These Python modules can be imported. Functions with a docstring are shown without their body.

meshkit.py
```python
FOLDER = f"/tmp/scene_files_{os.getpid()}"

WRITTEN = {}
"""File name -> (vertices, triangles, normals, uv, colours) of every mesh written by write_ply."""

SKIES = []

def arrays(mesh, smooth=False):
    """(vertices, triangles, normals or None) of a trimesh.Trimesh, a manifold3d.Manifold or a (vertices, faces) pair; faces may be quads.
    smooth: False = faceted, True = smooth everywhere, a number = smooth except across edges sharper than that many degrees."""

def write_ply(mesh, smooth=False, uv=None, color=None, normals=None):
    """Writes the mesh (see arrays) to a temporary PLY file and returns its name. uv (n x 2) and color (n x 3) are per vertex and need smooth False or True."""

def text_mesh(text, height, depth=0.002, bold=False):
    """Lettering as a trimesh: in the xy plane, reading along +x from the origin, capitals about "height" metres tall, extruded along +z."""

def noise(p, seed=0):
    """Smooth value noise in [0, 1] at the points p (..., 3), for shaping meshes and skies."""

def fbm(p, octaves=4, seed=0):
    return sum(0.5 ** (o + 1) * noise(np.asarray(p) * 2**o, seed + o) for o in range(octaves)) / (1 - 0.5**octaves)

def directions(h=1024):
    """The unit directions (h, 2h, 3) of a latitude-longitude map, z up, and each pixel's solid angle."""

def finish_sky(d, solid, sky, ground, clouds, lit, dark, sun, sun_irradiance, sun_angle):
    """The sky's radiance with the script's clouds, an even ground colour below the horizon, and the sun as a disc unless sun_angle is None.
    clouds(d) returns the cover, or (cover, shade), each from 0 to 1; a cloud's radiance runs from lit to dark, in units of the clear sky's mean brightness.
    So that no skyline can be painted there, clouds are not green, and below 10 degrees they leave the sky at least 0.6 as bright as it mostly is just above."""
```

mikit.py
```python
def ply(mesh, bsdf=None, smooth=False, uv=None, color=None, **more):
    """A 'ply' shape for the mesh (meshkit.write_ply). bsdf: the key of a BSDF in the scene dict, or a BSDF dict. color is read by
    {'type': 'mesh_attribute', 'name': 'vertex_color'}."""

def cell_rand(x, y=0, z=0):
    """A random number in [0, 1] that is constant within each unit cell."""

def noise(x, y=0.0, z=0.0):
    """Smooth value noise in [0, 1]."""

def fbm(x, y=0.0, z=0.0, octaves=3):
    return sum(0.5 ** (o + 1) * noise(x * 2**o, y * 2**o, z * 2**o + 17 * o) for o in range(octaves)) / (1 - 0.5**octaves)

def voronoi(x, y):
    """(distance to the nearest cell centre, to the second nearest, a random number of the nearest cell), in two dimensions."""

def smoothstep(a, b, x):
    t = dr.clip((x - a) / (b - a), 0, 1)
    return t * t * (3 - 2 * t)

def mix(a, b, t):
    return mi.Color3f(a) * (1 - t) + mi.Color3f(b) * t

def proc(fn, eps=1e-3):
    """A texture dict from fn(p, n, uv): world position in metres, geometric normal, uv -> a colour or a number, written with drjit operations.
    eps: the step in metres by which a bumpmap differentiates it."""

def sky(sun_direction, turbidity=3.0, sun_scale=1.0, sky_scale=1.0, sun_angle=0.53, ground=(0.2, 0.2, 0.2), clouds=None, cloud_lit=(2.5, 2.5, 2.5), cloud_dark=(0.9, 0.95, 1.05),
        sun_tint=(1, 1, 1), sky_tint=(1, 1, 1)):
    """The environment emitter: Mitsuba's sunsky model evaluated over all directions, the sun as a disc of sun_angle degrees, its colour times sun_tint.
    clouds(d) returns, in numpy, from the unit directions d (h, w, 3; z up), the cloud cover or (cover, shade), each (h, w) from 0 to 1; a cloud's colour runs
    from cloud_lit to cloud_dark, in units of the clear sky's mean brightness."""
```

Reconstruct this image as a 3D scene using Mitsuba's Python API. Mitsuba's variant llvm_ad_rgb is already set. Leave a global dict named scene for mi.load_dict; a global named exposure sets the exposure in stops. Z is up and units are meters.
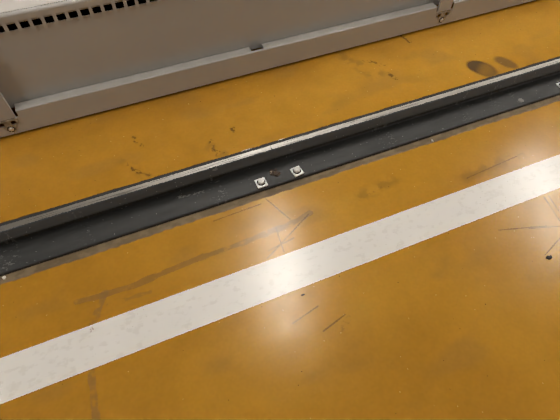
import math, random
import numpy as np, trimesh, manifold3d as m3, mitsuba as mi, drjit as dr
import mikit
from mikit import noise, fbm, voronoi, cell_rand, smoothstep, mix
from shapely.geometry import Polygon, box as sbox
T = mi.ScalarTransform4f
scene, labels = {}, {}

# ---------------------------------------------------------------- camera, light, exposure
H = 1.15
FWD, UP = (0.2295, 0.5146, -0.8261), (0.3120, 0.7651, 0.5633)
scene['camera'] = {'type': 'perspective', 'fov': 2 * math.degrees(math.atan(280 / 440)), 'fov_axis': 'x', 'near_clip': 0.02, 'far_clip': 50.0,
                   'to_world': T().look_at(origin=[0, 0, H], target=[FWD[0], FWD[1], H + FWD[2]], up=list(UP))}
exposure = 0.08
LAMP_RADIANCE = 19.0          # ceiling tubes, warm white
LAMP_TINT = (1.0, 0.94, 0.85)
LAMP_Z = 3.0
LAMPS = [(0.88, 1.95), (4.1, 1.5), (-2.4, 0.1), (3.95, -1.6)]  # the aisle lamps, last in the list, are unseen, added to brighten the ledge

# ---------------------------------------------------------------- helpers
def add(key, mesh, bsdf, smooth=False, parent=None, label=None, category=None, group=None, kind=None, **more):
    base = f'{parent}__{key}' if parent else key
    k, n = base, 0
    while k in scene or k in labels:
        n += 1
        k = f'{base}_{n:03d}'
    scene[k] = mesh if isinstance(mesh, dict) else mikit.ply(mesh, bsdf, smooth, **more)
    tag(k, label, category, group, kind)
    return k

def tag(k, label=None, category=None, group=None, kind=None):
    d = {a: b for a, b in (('label', label), ('category', category), ('group', group), ('kind', kind)) if b}
    if d:
        labels[k] = d

def man(tm):
    return m3.Manifold(m3.Mesh(np.asarray(tm.vertices, np.float32), np.asarray(tm.faces, np.uint32)))

def prism(poly, x0, x1):
    """A profile given in (y, z), drawn out along x."""
    if not isinstance(poly, Polygon):
        poly = Polygon(poly)
    tm = trimesh.creation.extrude_polygon(poly, x1 - x0, engine='earcut')
    v = np.array(tm.vertices)
    tm.vertices = np.stack([v[:, 2] + x0, v[:, 0], v[:, 1]], 1)
    return tm

def rnd(poly, r):
    return poly.buffer(-r, quad_segs=4).buffer(r, quad_segs=4)

def cube(x0, x1, y0, y1, z0, z1):
    tm = trimesh.creation.box((x1 - x0, y1 - y0, z1 - z0))
    tm.apply_translation(((x0 + x1) / 2, (y0 + y1) / 2, (z0 + z1) / 2))
    return tm

def rbox(x0, x1, y0, y1, z0, z1, r):
    pts = [m3.Manifold.sphere(r, 12).translate((x, y, z)) for x in (x0 + r, x1 - r) for y in (y0 + r, y1 - r) for z in (z0 + r, z1 - r)]
    return m3.Manifold.batch_hull(pts)

def cutaway(tm, *boxes):
    m = man(tm) if isinstance(tm, trimesh.Trimesh) else tm
    for b in boxes:
        m = m - man(cube(*b))
    return m

def sheet(path, t):
    """A bent sheet: the polyline (y, z) thickened."""
    from shapely.geometry import LineString
    return LineString(path).buffer(t / 2, cap_style='flat', join_style='round', quad_segs=5)

def ragged(x, y, r, h, seed, n=9, flat=0.6):
    rng = random.Random(seed)
    low = [(r * rng.uniform(flat, 1) * math.cos(a), r * rng.uniform(flat, 1) * math.sin(a)) for a in np.arange(n) * 2 * math.pi / n]
    pts = [(px, py, 0) for px, py in low] + [(px * .7, py * .7, h * rng.uniform(.6, 1)) for px, py in low]
    tm = trimesh.convex.convex_hull(np.array(pts))
    tm.apply_translation((x, y, 0))
    return tm

# ---------------------------------------------------------------- materials
def seg(px, py, pts, wob=0.0):
    """Distance in the floor plane to a polyline."""
    d = mi.Float(9)
    for (ax, ay), (bx, by) in zip(pts[:-1], pts[1:]):
        dx, dy = bx - ax, by - ay
        t = dr.clip(((px - ax) * dx + (py - ay) * dy) / (dx * dx + dy * dy + 1e-9), 0, 1)
        d = dr.minimum(d, dr.sqrt(dr.square(px - ax - t * dx) + dr.square(py - ay - t * dy)))
    return d

TAPE = [(-.318, .646), (-.247, .636), (-.144, .636), (-.055, .643), (.036, .648), (.161, .648), (.328, .656), (.403, .67)]
TAPE_SIDE = [(-.24, .642), (-.285, .569), (-.308, .459), (-.312, .421), (-.321, .30)]
TAPE_FAINT = [(-.239, .604), (-.124, .598)]
HAIR = [[(.294, .773), (.335, .673)], [(.114, .756), (.272, .761)], [(.217, .571), (.397, .668)], [(.229, .594), (.319, .606)], [(.282, .659), (.272, .573)], [(.918, .391), (1.065, .347)],
        [(.99, .267), (1.074, .296)], [(1.138, .438), (1.119, .345)], [(1.155, .436), (1.138, .35)], [(.276, .312), (.35, .331)], [(.209, .363), (.292, .381)], [(.951, .599), (1.174, .614)], [(1.01, .36), (1.2, .30)]]
SCUFF = [[(-.042, 1.202), (-.036, 1.194)], [(-.034, 1.182), (-.022, 1.148)], [(-.102, 1.096), (-.074, 1.052), (-.024, 1.004)], [(.206, 1.086), (.206, 1.006)], [(.2, 1.033), (.24, 1.009)], [(.298, 1.107), (.298, 1.06)],
         [(.929, 1.272), (.963, 1.249), (.989, 1.214)], [(.979, 1.171), (.995, 1.128)], [(.315, .287), (.358, .323)], [(.575, .658), (.663, .675)], [(1.164, 1.364), (1.177, 1.313)]]
SMEAR = [[(.856, 1.355), (.914, 1.17)], [(.90, 1.27), (.955, 1.18)], [(-.09, 1.10), (-.05, 1.03)], [(.57, .665), (.72, .69)], [(.95, .60), (1.2, .62)], [(.20, 1.05), (.23, 1.01)]]

def oval(x, y, cx, cy, ux, uy, a, b):
    u, v = (x - cx) * ux + (y - cy) * uy, -(x - cx) * uy + (y - cy) * ux
    return dr.sqrt(dr.square(u / a) + dr.square(v / b)), u / a

YELLOW = (.50, .243, .026)
def floor_color(p, n, uv):
    x, y = p.x, p.y
    big = fbm(x * 2.3, y * 2.3, 3.0)
    mid = fbm(x * 14, y * 14, 9.0)
    fine = noise(x * 160, y * 160, 1.0)
    c = mix(YELLOW, (.45, .215, .024), smoothstep(.35, .65, big))
    c = c * (.93 + .14 * mid)
    # rubbed, greyer traffic patches
    c = mix(c, (.36, .19, .045), smoothstep(.60, .80, fbm(x * 5 + 7, y * 9, 2.0)) * .35)
    brk = fbm(x * 60, y * 60, 5.0)
    wob = (noise(x * 45, y * 45, 8.0) - .5) * .006
    # old tape marks
    d = seg(x, y, TAPE) + wob
    c = mix(c, (.235, .125, .045), smoothstep(.0105, .0075, d) * smoothstep(.15, .5, brk + .08) * .6)
    c = mix(c, (.27, .15, .06), smoothstep(.011, .007, seg(x, y, TAPE_SIDE) + wob) * smoothstep(.25, .6, brk + .05) * .55)
    c = mix(c, (.33, .17, .04), smoothstep(.008, .004, seg(x, y, TAPE_FAINT) + wob) * smoothstep(.4, .55, brk) * .6)
    # hair scratches
    h = mi.Float(9)
    for s in HAIR:
        h = dr.minimum(h, seg(x, y, s))
    c = mix(c, (.13, .055, .015), smoothstep(.0030, .0008, h + .25 * wob) * (.35 + .5 * brk))
    # dark rubber scuffs
    s_ = mi.Float(9)
    for s in SCUFF:
        s_ = dr.minimum(s_, seg(x, y, s))
    c = mix(c, (.05, .032, .018), smoothstep(.010, .001, s_ + 2 * wob) * smoothstep(.44, .62, fbm(x * 95, y * 95, 5.0)) * .65 * (.35 + .65 * smoothstep(.8, 1.0, y)))
    m_ = mi.Float(9)
    for s in SMEAR:
        m_ = dr.minimum(m_, seg(x, y, s))
    c = mix(c, (.25, .13, .03), smoothstep(.035, .005, m_) * smoothstep(.40, .65, fbm(x * 30, y * 30, 4.0)) * .4)
    # two dark oval stains by the rail
    e, u = oval(x, y, 1.356, 1.054, .58, -.81, .064, .046)
    e = e + (mid - .5) * .3
    rim = smoothstep(1.12, .8, e) * (.55 + .45 * smoothstep(.3, -.6, u) + .12 * smoothstep(.55, .95, e))
    c = mix(c, (.075, .05, .03), dr.clip(rim, 0, .92))
    e2, u2 = oval(x, y, 1.476, 1.045, .42, -.91, .054, .029)
    c = mix(c, (.15, .085, .035), smoothstep(1.15, .6, e2 + (mid - .5) * .4) * .75)
    # specks
    f1, f2, w = voronoi(x * 26, y * 26)
    c = mix(c, (.07, .04, .02), smoothstep(.045, .02, f1 + .25 * (.97 - w)) * smoothstep(.93, .95, w) * .7)
    c = mix(c, (.75, .55, .30), smoothstep(.06, .03, f1) * smoothstep(.12, .10, w) * .45)
    # bare grout along the front edge of the rail, ragged paint edge; thin grime line behind it
    edge = .779 + (noise(x * 5, 0.0, 2.0) - .5) * .005 + (noise(x * 60, y * 60, 6.0) - .5) * .005
    bare = smoothstep(edge - .0025, edge + .0025, y) * smoothstep(.990, .986, y)
    g = mix((.155, .112, .066), (.215, .16, .098), smoothstep(.35, .75, fbm(x * 40, y * 60, 1.0)))
    c = mix(c, g, bare)
    back = smoothstep(.980, .982, y) * smoothstep(.9965, .9935, y + (noise(x * 40, y * 10, 3.0) - .5) * .004)
    c = mix(c, (.06, .035, .02), back * .85)
    return c * (.97 + .06 * fine)

def floor_rough(p, n, uv):
    bare = smoothstep(.776, .784, p.y) * smoothstep(.99, .985, p.y)
    return .19 + .07 * fbm(p.x * 20, p.y * 20, 3.0) + .4 * bare

def floor_bump(p, n, uv):
    return .6 * noise(p.x * 90, p.y * 90, 4.0) + .4 * noise(p.x * 210, p.y * 210, 2.0)

def bsdf(key, color, rough, metallic=0.0, spec=.5, bump=None, bump_scale=0, eps=1e-3, **more):
    tex = lambda v: mikit.proc(v) if callable(v) else ({'type': 'rgb', 'value': list(v)} if isinstance(v, (tuple, list)) else v)
    b = {'type': 'principled', 'base_color': tex(color), 'roughness': tex(rough), 'metallic': metallic, 'specular': spec, **more}
    if bump:
        b = {'type': 'bumpmap', 'bsdf': b, 'arbitrary': mikit.proc(bump, eps), 'scale': bump_scale}
    scene[key] = {'type': 'twosided', 'bsdf': b}

bsdf('mat_floor', floor_color, floor_rough, spec=.26, bump=floor_bump, bump_scale=.00010, eps=.0015)

def line_color(p, n, uv):
    x, y = p.x, p.y
    c = mix((.84, .82, .79), (.79, .765, .73), fbm(x * 6, y * 6, 1.0))
    f1, f2, w = voronoi(x * 55, y * 55)
    c = mix(c, (.30, .26, .21), smoothstep(.085, .03, f1) * smoothstep(.72, .78, w) * .5 * smoothstep(.5, .75, fbm(x * 7, y * 7, 4.0)))
    c = mix(c, (.45, .41, .36), smoothstep(.55, .8, fbm(x * 60, y * 90, 2.0)) * .15)
    c = mix(c, (.42, .30, .27), smoothstep(1.1, .5, oval(x, y, -.291, .55, .2, .98, .009, .006)[0]) * smoothstep(.3, .6, noise(x * 400, y * 400, 3.0)) * .7)
    return c
bsdf('mat_line', line_color, lambda p, n, uv:   .195 + .07 * fbm(p.x * 20, p.y * 20, 3.0), spec=.26, bump=floor_bump, bump_scale=.00010, eps=.0015)

def steel_dark(p, n, uv):
    x = p.x
    c = mix((.024, .026, .027), (.040, .042, .043), fbm(x * 12, p.y * 60, p.z * 60))
    f1, f2, w = voronoi(x * 45, p.y * 45 + p.z * 60)
    c = mix(c, (.20, .20, .19), smoothstep(.10, .04, f1) * smoothstep(.86, .9, w) * .7)
    # rubbed bright scratches on the flange
    c = mix(c, (.16, .16, .155), smoothstep(.64, .74, fbm(x * 110, p.y * 260, 3.0)) * smoothstep(.62, .74, fbm(x * 6.3, 0.0, 5.0)) * .45)
    w = seg(x, p.y, [(.03, .871), (.07, .868), (.115, .864)]) + .006 * (noise(x * 80, p.y * 80, 2.0) - .5)
    c = mix(c, (.17, .17, .165), smoothstep(.006, .001, w) * smoothstep(.45, .6, fbm(x * 130, p.y * 200, 9.0)))
    return c
bsdf('mat_rail', steel_dark, lambda p, n, uv: .48 + .2 * fbm(p.x * 20, p.y * 60, p.z * 60), metallic=.0, spec=.5)

def steel_worn(p, n, uv):
    streak = fbm(p.x * 5, p.y * 500, 1.0)
    c = mix((.50, .48, .45), (.72, .70, .67), streak)
    c = mix(c, (.17, .165, .155), smoothstep(.55, .75, fbm(p.x * 9, p.y * 300, 7.0)) * .7)
    c = mix(c, (.12, .115, .105), smoothstep(.30, -.45, p.x) * (.35 + .4 * streak))  # weaker reflection toward the left end put into the colour
    return c
bsdf('mat_worn', steel_worn, lambda p, n, uv: .34 + .2 * fbm(p.x * 8, p.y * 300, 2.0), metallic=.75)
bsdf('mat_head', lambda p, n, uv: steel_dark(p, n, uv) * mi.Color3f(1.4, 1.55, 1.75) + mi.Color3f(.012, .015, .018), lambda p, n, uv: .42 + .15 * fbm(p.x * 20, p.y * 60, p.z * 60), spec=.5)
bsdf('mat_zinc', lambda p, n, uv: mix((.84, .86, .87), (.93, .95, .96), noise(p.x * 200, p.y * 200, p.z * 200)), .42, metallic=.15)
bsdf('mat_bolt', lambda p, n, uv: mix((.62, .62, .60), (.80, .80, .78), noise(p.x * 150, p.y * 150, p.z * 150)), .3, metallic=.4)
bsdf('mat_rust', lambda p, n, uv: mix((.05, .033, .022), (.42, .34, .26), smoothstep(.55, .85, noise(p.x * 170, p.y * 170, p.z * 170))), .7)

def paint_grey(p, n, uv):
    c = mix((.49, .485, .47), (.46, .455, .44), fbm(p.x * 3, p.y * 3, p.z * 6))
    return c
def fine_grain(p, n, uv):
    return noise(p.x * 260, p.y * 260, p.z * 260)
bsdf('mat_cabinet', paint_grey, .45, bump=fine_grain, bump_scale=.00005, eps=.0008)
bsdf('mat_cabinet_light', lambda p, n, uv: mix((.60, .575, .54), (.56, .535, .50), fbm(p.x * 4, p.y * 4, p.z * 4)), .38)
bsdf('mat_lid', lambda p, n, uv: mix((.66, .63, .60), (.62, .595, .57), fbm(p.x * 4, p.y * 4, p.z * 4)), .32)
bsdf('mat_bracket', lambda p, n, uv: mix((.16, .15, .12), (.50, .48, .43), noise(p.x * 120, p.y * 120, p.z * 120)), .4, metallic=.3)
bsdf('mat_inside', (.05, .045, .04), .8)
bsdf('mat_wall', (.16, .155, .15), .7)
bsdf('mat_ceiling', (.30, .30, .29), .8)
bsdf('mat_chip_white', (.74, .70, .64), .6)
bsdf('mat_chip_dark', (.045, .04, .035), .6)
bsdf('mat_lamp_body', (.7, .7, .68), .4)

# ---------------------------------------------------------------- the room
X0, X1, Y0, Y1, ZC = -5.0, 7.5, -5.0, 4.5, 3.3
add('floor', cube(X0, X1, Y0, Y1, -.15, 0), 'mat_floor', kind='structure', label='glossy mustard yellow painted floor, scuffed and stained')
add('ceiling', cube(X0, X1, Y0, Y1, ZC, ZC + .1), 'mat_ceiling', kind='structure')
add('wall_back', cube(X0, X1, Y1, Y1 + .1, 0, ZC), 'mat_wall', kind='structure')
add('wall_front', cube(X0, X1, Y0 - .1, Y0, 0, ZC), 'mat_wall', kind='structure')
add('wall_left', cube(X0 - .1, X0, Y0, Y1, 0, ZC), 'mat_wall', kind='structure')
add('wall_right', cube(X1, X1 + .1, Y0, Y1, 0, ZC), 'mat_wall', kind='structure')

names = ['above the machine, over the rail joint', 'above the machine, right of the joint', 'over the aisle, left, unseen, added to brighten the ledge', 'over the aisle, right, unseen, added to light the housing front']
TURN = trimesh.transformations.rotation_matrix(math.radians(-16), (0, 0, 1))
for (lx, ly), where in zip(LAMPS, names):
    k = 'ceiling_lamp'
    n = 0
    while k in labels:
        n += 1; k = f'ceiling_lamp_{n:03d}'
    tag(k, f'white twin tube ceiling lamp {where}', 'lamp', 'ceiling lamps')
    add('housing', rbox(-.10, .10, -.78, .78, LAMP_Z + .035, ZC, .01).rotate((0, 0, -16)).translate((lx, ly, 0)), 'mat_lamp_body', 30, parent=k)
    for s in (-.05, .05):
        tube = trimesh.creation.cylinder(.017, 1.46, sections=20)
        tube.apply_transform(trimesh.transformations.rotation_matrix(math.pi / 2, (1, 0, 0)))
        tube.apply_translation((s, 0, LAMP_Z + .017))
        tube.apply_transform(TURN)
        tube.apply_translation((lx, ly, 0))
        add('tube', tube, 'mat_lamp_body', 40, parent=k, emitter={'type': 'area', 'radiance': {'type': 'rgb', 'value': [LAMP_RADIANCE * 6 * c for c in LAMP_TINT]}})

# ---------------------------------------------------------------- painted line
def wavy_strip(x0, x1, y0, y1, t, step=.01, amp=.0002):
    rng = np.random.default_rng(5)
    xs = np.arange(x0, x1, step)
    lo = y0 + amp * np.convolve(rng.standard_normal(len(xs) + 4), np.ones(5) / 2.2, 'valid')
    hi = y1 + amp * np.convolve(rng.standard_normal(len(xs) + 4), np.ones(5) / 2.2, 'valid')
    poly = Polygon(list(zip(xs, lo)) + list(zip(xs, hi))[::-1])
    return trimesh.creation.extrude_polygon(poly, t, engine='earcut')
add('floor_marking', wavy_strip(-4.5, 7.0, .448, .564, .0006), 'mat_line', label='broad white line painted across the yellow floor in front of the rail', category='floor line')

# ---------------------------------------------------------------- the rail: two lengths meeting at the joint
JX = .364
ZT = .088
foot_profile = Polygon([(.806, 0), (.806, .009), (.809, .0115), (.872, .0165), (.885, .0185), (.911, .0185), (.924, .0165), (.983, .0115), (.986, .009), (.986, 0)])
neck = Polygon([(.8935, .018), (.8965, .021), (.8965, .054), (.9005, .054), (.9005, .021), (.9035, .018)])
blade_profile = Polygon([(.8968, .0545), (.8880, .0520), (.8805, .0525), (.8778, .0545), (.8772, .0580), (.8784, .0630), (.8862, .0850), (.8876, .0869), (.8892, ZT - .0005), (.9078, ZT - .0005), (.9094, .0869), (.9106, .0850), (.9170, .0630), (.9178, .0580), (.9172, .0545), (.9145, .0525), (.9080, .0520), (.9002, .0545)])

def worn_strip(x0, x1, seed):
    """The wheel-polished band on top of the blade, with a ragged front edge."""
    rng = np.random.default_rng(seed)
    xs = np.arange(x0, x1 + 1e-6, .008)
    lo = .8888 + .0012 * np.convolve(rng.random(len(xs) + 4), np.ones(5) / 5, 'valid') + .0010 * (rng.random(len(xs)) < .25)
    poly = Polygon(list(zip(xs, lo)) + [(x1, .9074), (x0, .9074)]).buffer(0)
    tm = trimesh.creation.extrude_polygon(poly, .0006, engine='earcut')
    tm.apply_translation((0, 0, ZT - .0005))
    return tm

def rail(x0, x1, label, seed, bolts):
    k = 'floor_rail' if 'floor_rail' not in labels else 'floor_rail_001'
    tag(k, label, 'rail', 'lengths of floor rail')
    add('foot', prism(foot_profile, x0, x1), 'mat_rail', 25, parent=k)
    add('web', prism(neck, x0, x1), 'mat_rail', 25, parent=k)
    add('head', prism(blade_profile, x0, x1), 'mat_head', 35, parent=k)
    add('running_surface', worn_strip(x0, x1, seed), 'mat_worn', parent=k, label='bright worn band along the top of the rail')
    for bx, by, turn in bolts:
        bolt(k, bx, by, turn)
    return k

def bolt(k, bx, by, turn):
    zf = .0135
    w = .0352 / 2
    tilt = trimesh.transformations.rotation_matrix(-.055, (1, 0, 0)) @ trimesh.transformations.rotation_matrix(turn * .12, (0, 0, 1))
    def put(m):
        m = trimesh.Trimesh(*[np.array(a) for a in (m.to_mesh().vert_properties[:, :3], m.to_mesh().tri_verts)], process=False) if not isinstance(m, trimesh.Trimesh) else m
        m.apply_transform(tilt)
        m.apply_translation((bx, by, zf))
        return m
    hole = m3.Manifold.cylinder(.01, .0078, circular_segments=24).translate((0, 0, -.003))
    washer = rbox(-w, w, -w * 1.06, w * 1.06, -.001, .004, .0012) - hole
    hexagon = m3.Manifold.cylinder(.0085, .0117, circular_segments=6).rotate((0, 0, 14 + 30 * turn)).translate((0, 0, .0062))
    cap = m3.Manifold.revolve(m3.CrossSection([[(0, 0), (.0117, 0), (.0117, .0062), (.0095, .0085), (0, .0088)]]), 24).translate((0, 0, .0062))
    head = (hexagon ^ cap) + m3.Manifold.cylinder(.0090, .0072, circular_segments=20).translate((0, 0, -.002))
    b = add('bolt', put(head), 'mat_bolt', 20, parent=k)
    add('washer', put(washer), 'mat_zinc', 30, parent=b, label='square bright zinc washer')
    ring = m3.Manifold.cylinder(.0024, .0138, circular_segments=28) - m3.Manifold.cylinder(.01, .0076, circular_segments=20).translate((0, 0, -.003))
    add('head_shade_ring', put(ring.translate((0, 0, .0039))), 'mat_chip_dark', 30, parent=b, label='dark ring under the bolt head standing for its shaded sides')  # added dark outline, stands for shade on the near sides of the head

ra = rail(-3.0, JX - .00015, 'dark steel floor rail left of the joint with worn bright top', 3, [(.3000, .8285, 0), (-1.0, .8285, .5)])
rb = rail(JX + .00015, 4.6, 'dark steel floor rail right of the joint with worn bright top', 4, [(.4275, .8290, 1), (1.571, .834, .4), (2.9, .8285, .3)])
# rust-clogged hole at the joint and the blind plug further along
rust = [ragged(.361 + dx, .852 + dy, r, h, s) for dx, dy, r, h, s in ((-.006, .009, .012, .004, 1), (.002, -.006, .014, .006, 2), (.012, -.009, .006, .008, 3), (-.013, -.002, .007, .003, 4), (.008, .010, .007, .004, 8))]
for m in rust: m.apply_translation((-.004, 0, .0148))
add('rust_lump', man(rust[0]) + man(rust[1]) + man(rust[2]) + man(rust[3]) + man(rust[4]), 'mat_rust', parent=ra, label='crusty rust in the hole at the rail joint')
plug = m3.Manifold.revolve(m3.CrossSection([[(0, 0), (.0115, 0), (.0112, .0014), (.009, .0024), (0, .0028)]]), 28).rotate((-3, 0, 0)).translate((1.3633, .8295, .0122))
bsdf('mat_plug', (.17, .17, .165), .5)
add('plug', plug, 'mat_plug', 30, parent=rb, label='small round grey plug in the foot')

# ---------------------------------------------------------------- the grey machine housing
YF, YP = 1.36, 1.4015          # face of the plinth and posts; recessed panel
CX0, CX1, DEPTH = -2.19, 3.13, 1.98
POSTS = [-2.196, -.42, 1.356, 3.132]
C = 'machine_housing'
tag(C, 'long low grey sheet metal machine housing with vent slots and plinth panels behind the rail', 'machine')
for i in range(3):
    a, b = POSTS[i], POSTS[i + 1]
    # plinth panel: face plate bent back into a ledge, notched at its ends for the posts and once in the ledge
    plate = prism(sheet([(YF + .001, .010), (YF + .001, .100), (YF + .003, .102), (YP - .0045, .102), (YP - .0045, .085)], .002), a + .0012, b - .0012)
    nx = a + .920
    plate = cutaway(plate, (a - .1, a + .0435, YF - .05, YP + .05, .0785, .2), (b - .0425, b + .1, YF - .05, YP + .05, .0785, .2), (a - .1, a + .030, YF - .05, YP + .05, .050, .2), (b - .030, b + .1, YF - .05, YP + .05, .050, .2), (nx - .026, nx + .026, YF + .009, YP + .02, .07, .2))
    add('plinth_panel', plate, 'mat_cabinet', 30, parent=C)
    add('recessed_panel', cube(a + .0006, b - .0006, YP, YP + .002, .085, .3510), 'mat_cabinet', parent=C)
def bracket(cx):
    p = Polygon([(-.036, .0745), (.036, .0745), (.034, .058), (.018, .046), (.014, .030), (.006, .024), (-.006, .024), (-.014, .030), (-.018, .046), (-.034, .058)])
    for hx in (-.020, .018):
        p = p.difference(sbox(hx - .007, .054, hx + .007, .067).buffer(.001))
    tm = trimesh.creation.extrude_polygon(p, .003, engine='earcut')
    v = np.array(tm.vertices)
    tm.vertices = np.stack([v[:, 0] + cx, YF - v[:, 2], v[:, 1]], 1)
    tm.invert()
    return tm
for cx in POSTS:
    prof = [(cx - .0335, YF + .010), (cx - .0335, YF), (cx + .0335, YF), (cx + .0335, YF + .010)]
    pm = trimesh.creation.extrude_polygon(rnd(Polygon(prof), .0015), .345 - .0765, engine='earcut')
    pm.apply_translation((0, 0, .0765))
    post = add('post', pm, 'mat_cabinet', 20, parent=C)
    add('spacer', cube(cx - .018, cx + .018, YF + .0095, YP + .0005, .2, .34), 'mat_cabinet', parent=post)
    br = add('foot_bracket', bracket(cx), 'mat_bracket', parent=post, label='small metal foot bracket with a screw')
    scr = m3.Manifold.revolve(m3.CrossSection([[(0, 0), (.0085, 0), (.0085, .0018), (.0058, .0019), (.005, .0045), (0, .0058)]]), 24).rotate((90, 0, 0)).translate((cx, YF - .0042, .037))
    ring = (m3.Manifold.cylinder(.0012, .0125, circular_segments=24) - m3.Manifold.cylinder(.005, .006, circular_segments=16).translate((0, 0, -.002))).rotate((90, 0, 0)).translate((cx, YF - .003, .0365))
    add('screw_seat', ring, 'mat_chip_dark', 30, parent=post)
    add('screw', scr, 'mat_bolt', 30, parent=post)
# comb of the vent: fins hanging from the rounded front edge, open between them; the edge stands back over the panel
YL = 1.3935
lip = sheet([(YL + .001, .3805), (YL + .001, .396)] + [(YL + .001 + .009 * (1 - math.cos(t)), .396 + .009 * math.sin(t)) for t in np.linspace(.25, math.pi / 2, 7)] + [(YL + .0105, .405), (YL + .0105, .37)], .002)
add('front_edge', prism(lip, CX0, CX1), 'mat_cabinet', 40, parent=C)
fin = mikit.ply(prism(rnd(Polygon([(YL, .3815), (YL + .0018, .3815), (YL + .0028, .3455), (YL + .0010, .3455)]), .0004), -.0054, .0054), 'mat_cabinet')
fx = -.281
PITCH = .0352
i0 = math.ceil((CX0 - fx) / PITCH)
for i in range(i0, int((CX1 - fx) / PITCH) + 1):
    add('vent_fin', {**fin, 'to_world': T().translate([fx + i * PITCH, 0, 0])}, None, parent=C)
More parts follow.
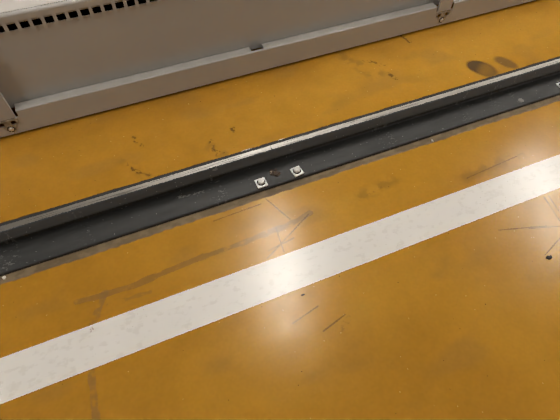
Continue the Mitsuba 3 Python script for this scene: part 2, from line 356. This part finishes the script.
add('lid', prism(rnd(Polygon([(YL + .0155, .372), (YL + .0155, .4055), (DEPTH, .4055), (DEPTH, .400), (YL + .0175, .400), (YL + .0175, .372)]), .0012), CX0, CX1), 'mat_lid', 30, parent=C)
add('seam_shade_strip', cube(CX0, CX1, YL + .0112, YL + .0158, .371, .4042), 'mat_chip_dark', parent=C, label='thin dark strip added as shade in the seam between the front edge and the lid')  # dark filler added so the open seam looks shaded
add('inner_shelf', cube(CX0, CX1, YP + .05, DEPTH - .01, .375, .379), 'mat_inside', parent=C)
add('side_panel', cube(CX0 - .002, CX0, YF + .004, DEPTH, .004, .408), 'mat_cabinet', parent=C)
add('side_panel', cube(CX1, CX1 + .002, YF + .004, DEPTH, .004, .408), 'mat_cabinet', parent=C)
add('back_panel', cube(CX0, CX1, DEPTH - .002, DEPTH, .0, .402), 'mat_inside', parent=C)

# ---------------------------------------------------------------- crumbs and chips lying about
def crumb(key, x, y, r, h, m, seed, label, cat, z=0.0, stretch=(1, 1)):
    tm = ragged(0, 0, r, h, seed)
    tm.apply_scale((stretch[0], stretch[1], 1))
    tm.apply_translation((x, y, z))
    add(key, tm, m, label=label, category=cat)
crumb('dark_chip', .994, .256, .011, .006, 'mat_chip_dark', 11, 'dark chip of rubber lying on the yellow floor near the right edge below the line', 'debris', stretch=(1.2, .75))
crumb('white_chip', .938, .786, .0055, .005, 'mat_chip_white', 12, 'small white paint chip beside the front edge of the rail', 'debris', stretch=(.7, 1.3))
crumb('white_pebble', -.494, .797, .007, .005, 'mat_chip_white', 13, 'small pale pebble on the bare strip at the left end of the rail', 'debris')
crumb('dark_crumb', .268, .427, .0055, .003, 'mat_chip_dark', 14, 'tiny dark crumb just below the white line in the bright reflection', 'debris', stretch=(1.5, .6))
crumb('paint_flake', .311, .993, .006, .002, 'mat_chip_white', 15, 'flake of white paint behind the rail, left of its joint', 'debris', stretch=(4, .7))
crumb('paint_flake', .439, .993, .006, .002, 'mat_chip_white', 16, 'flake of white paint behind the rail, right of its joint', 'debris', stretch=(3.4, .7))
crumb('paint_flake', 1.592, .985, .006, .002, 'mat_chip_white', 17, 'flake of white paint behind the rail at the right edge', 'debris', stretch=(3, .7))
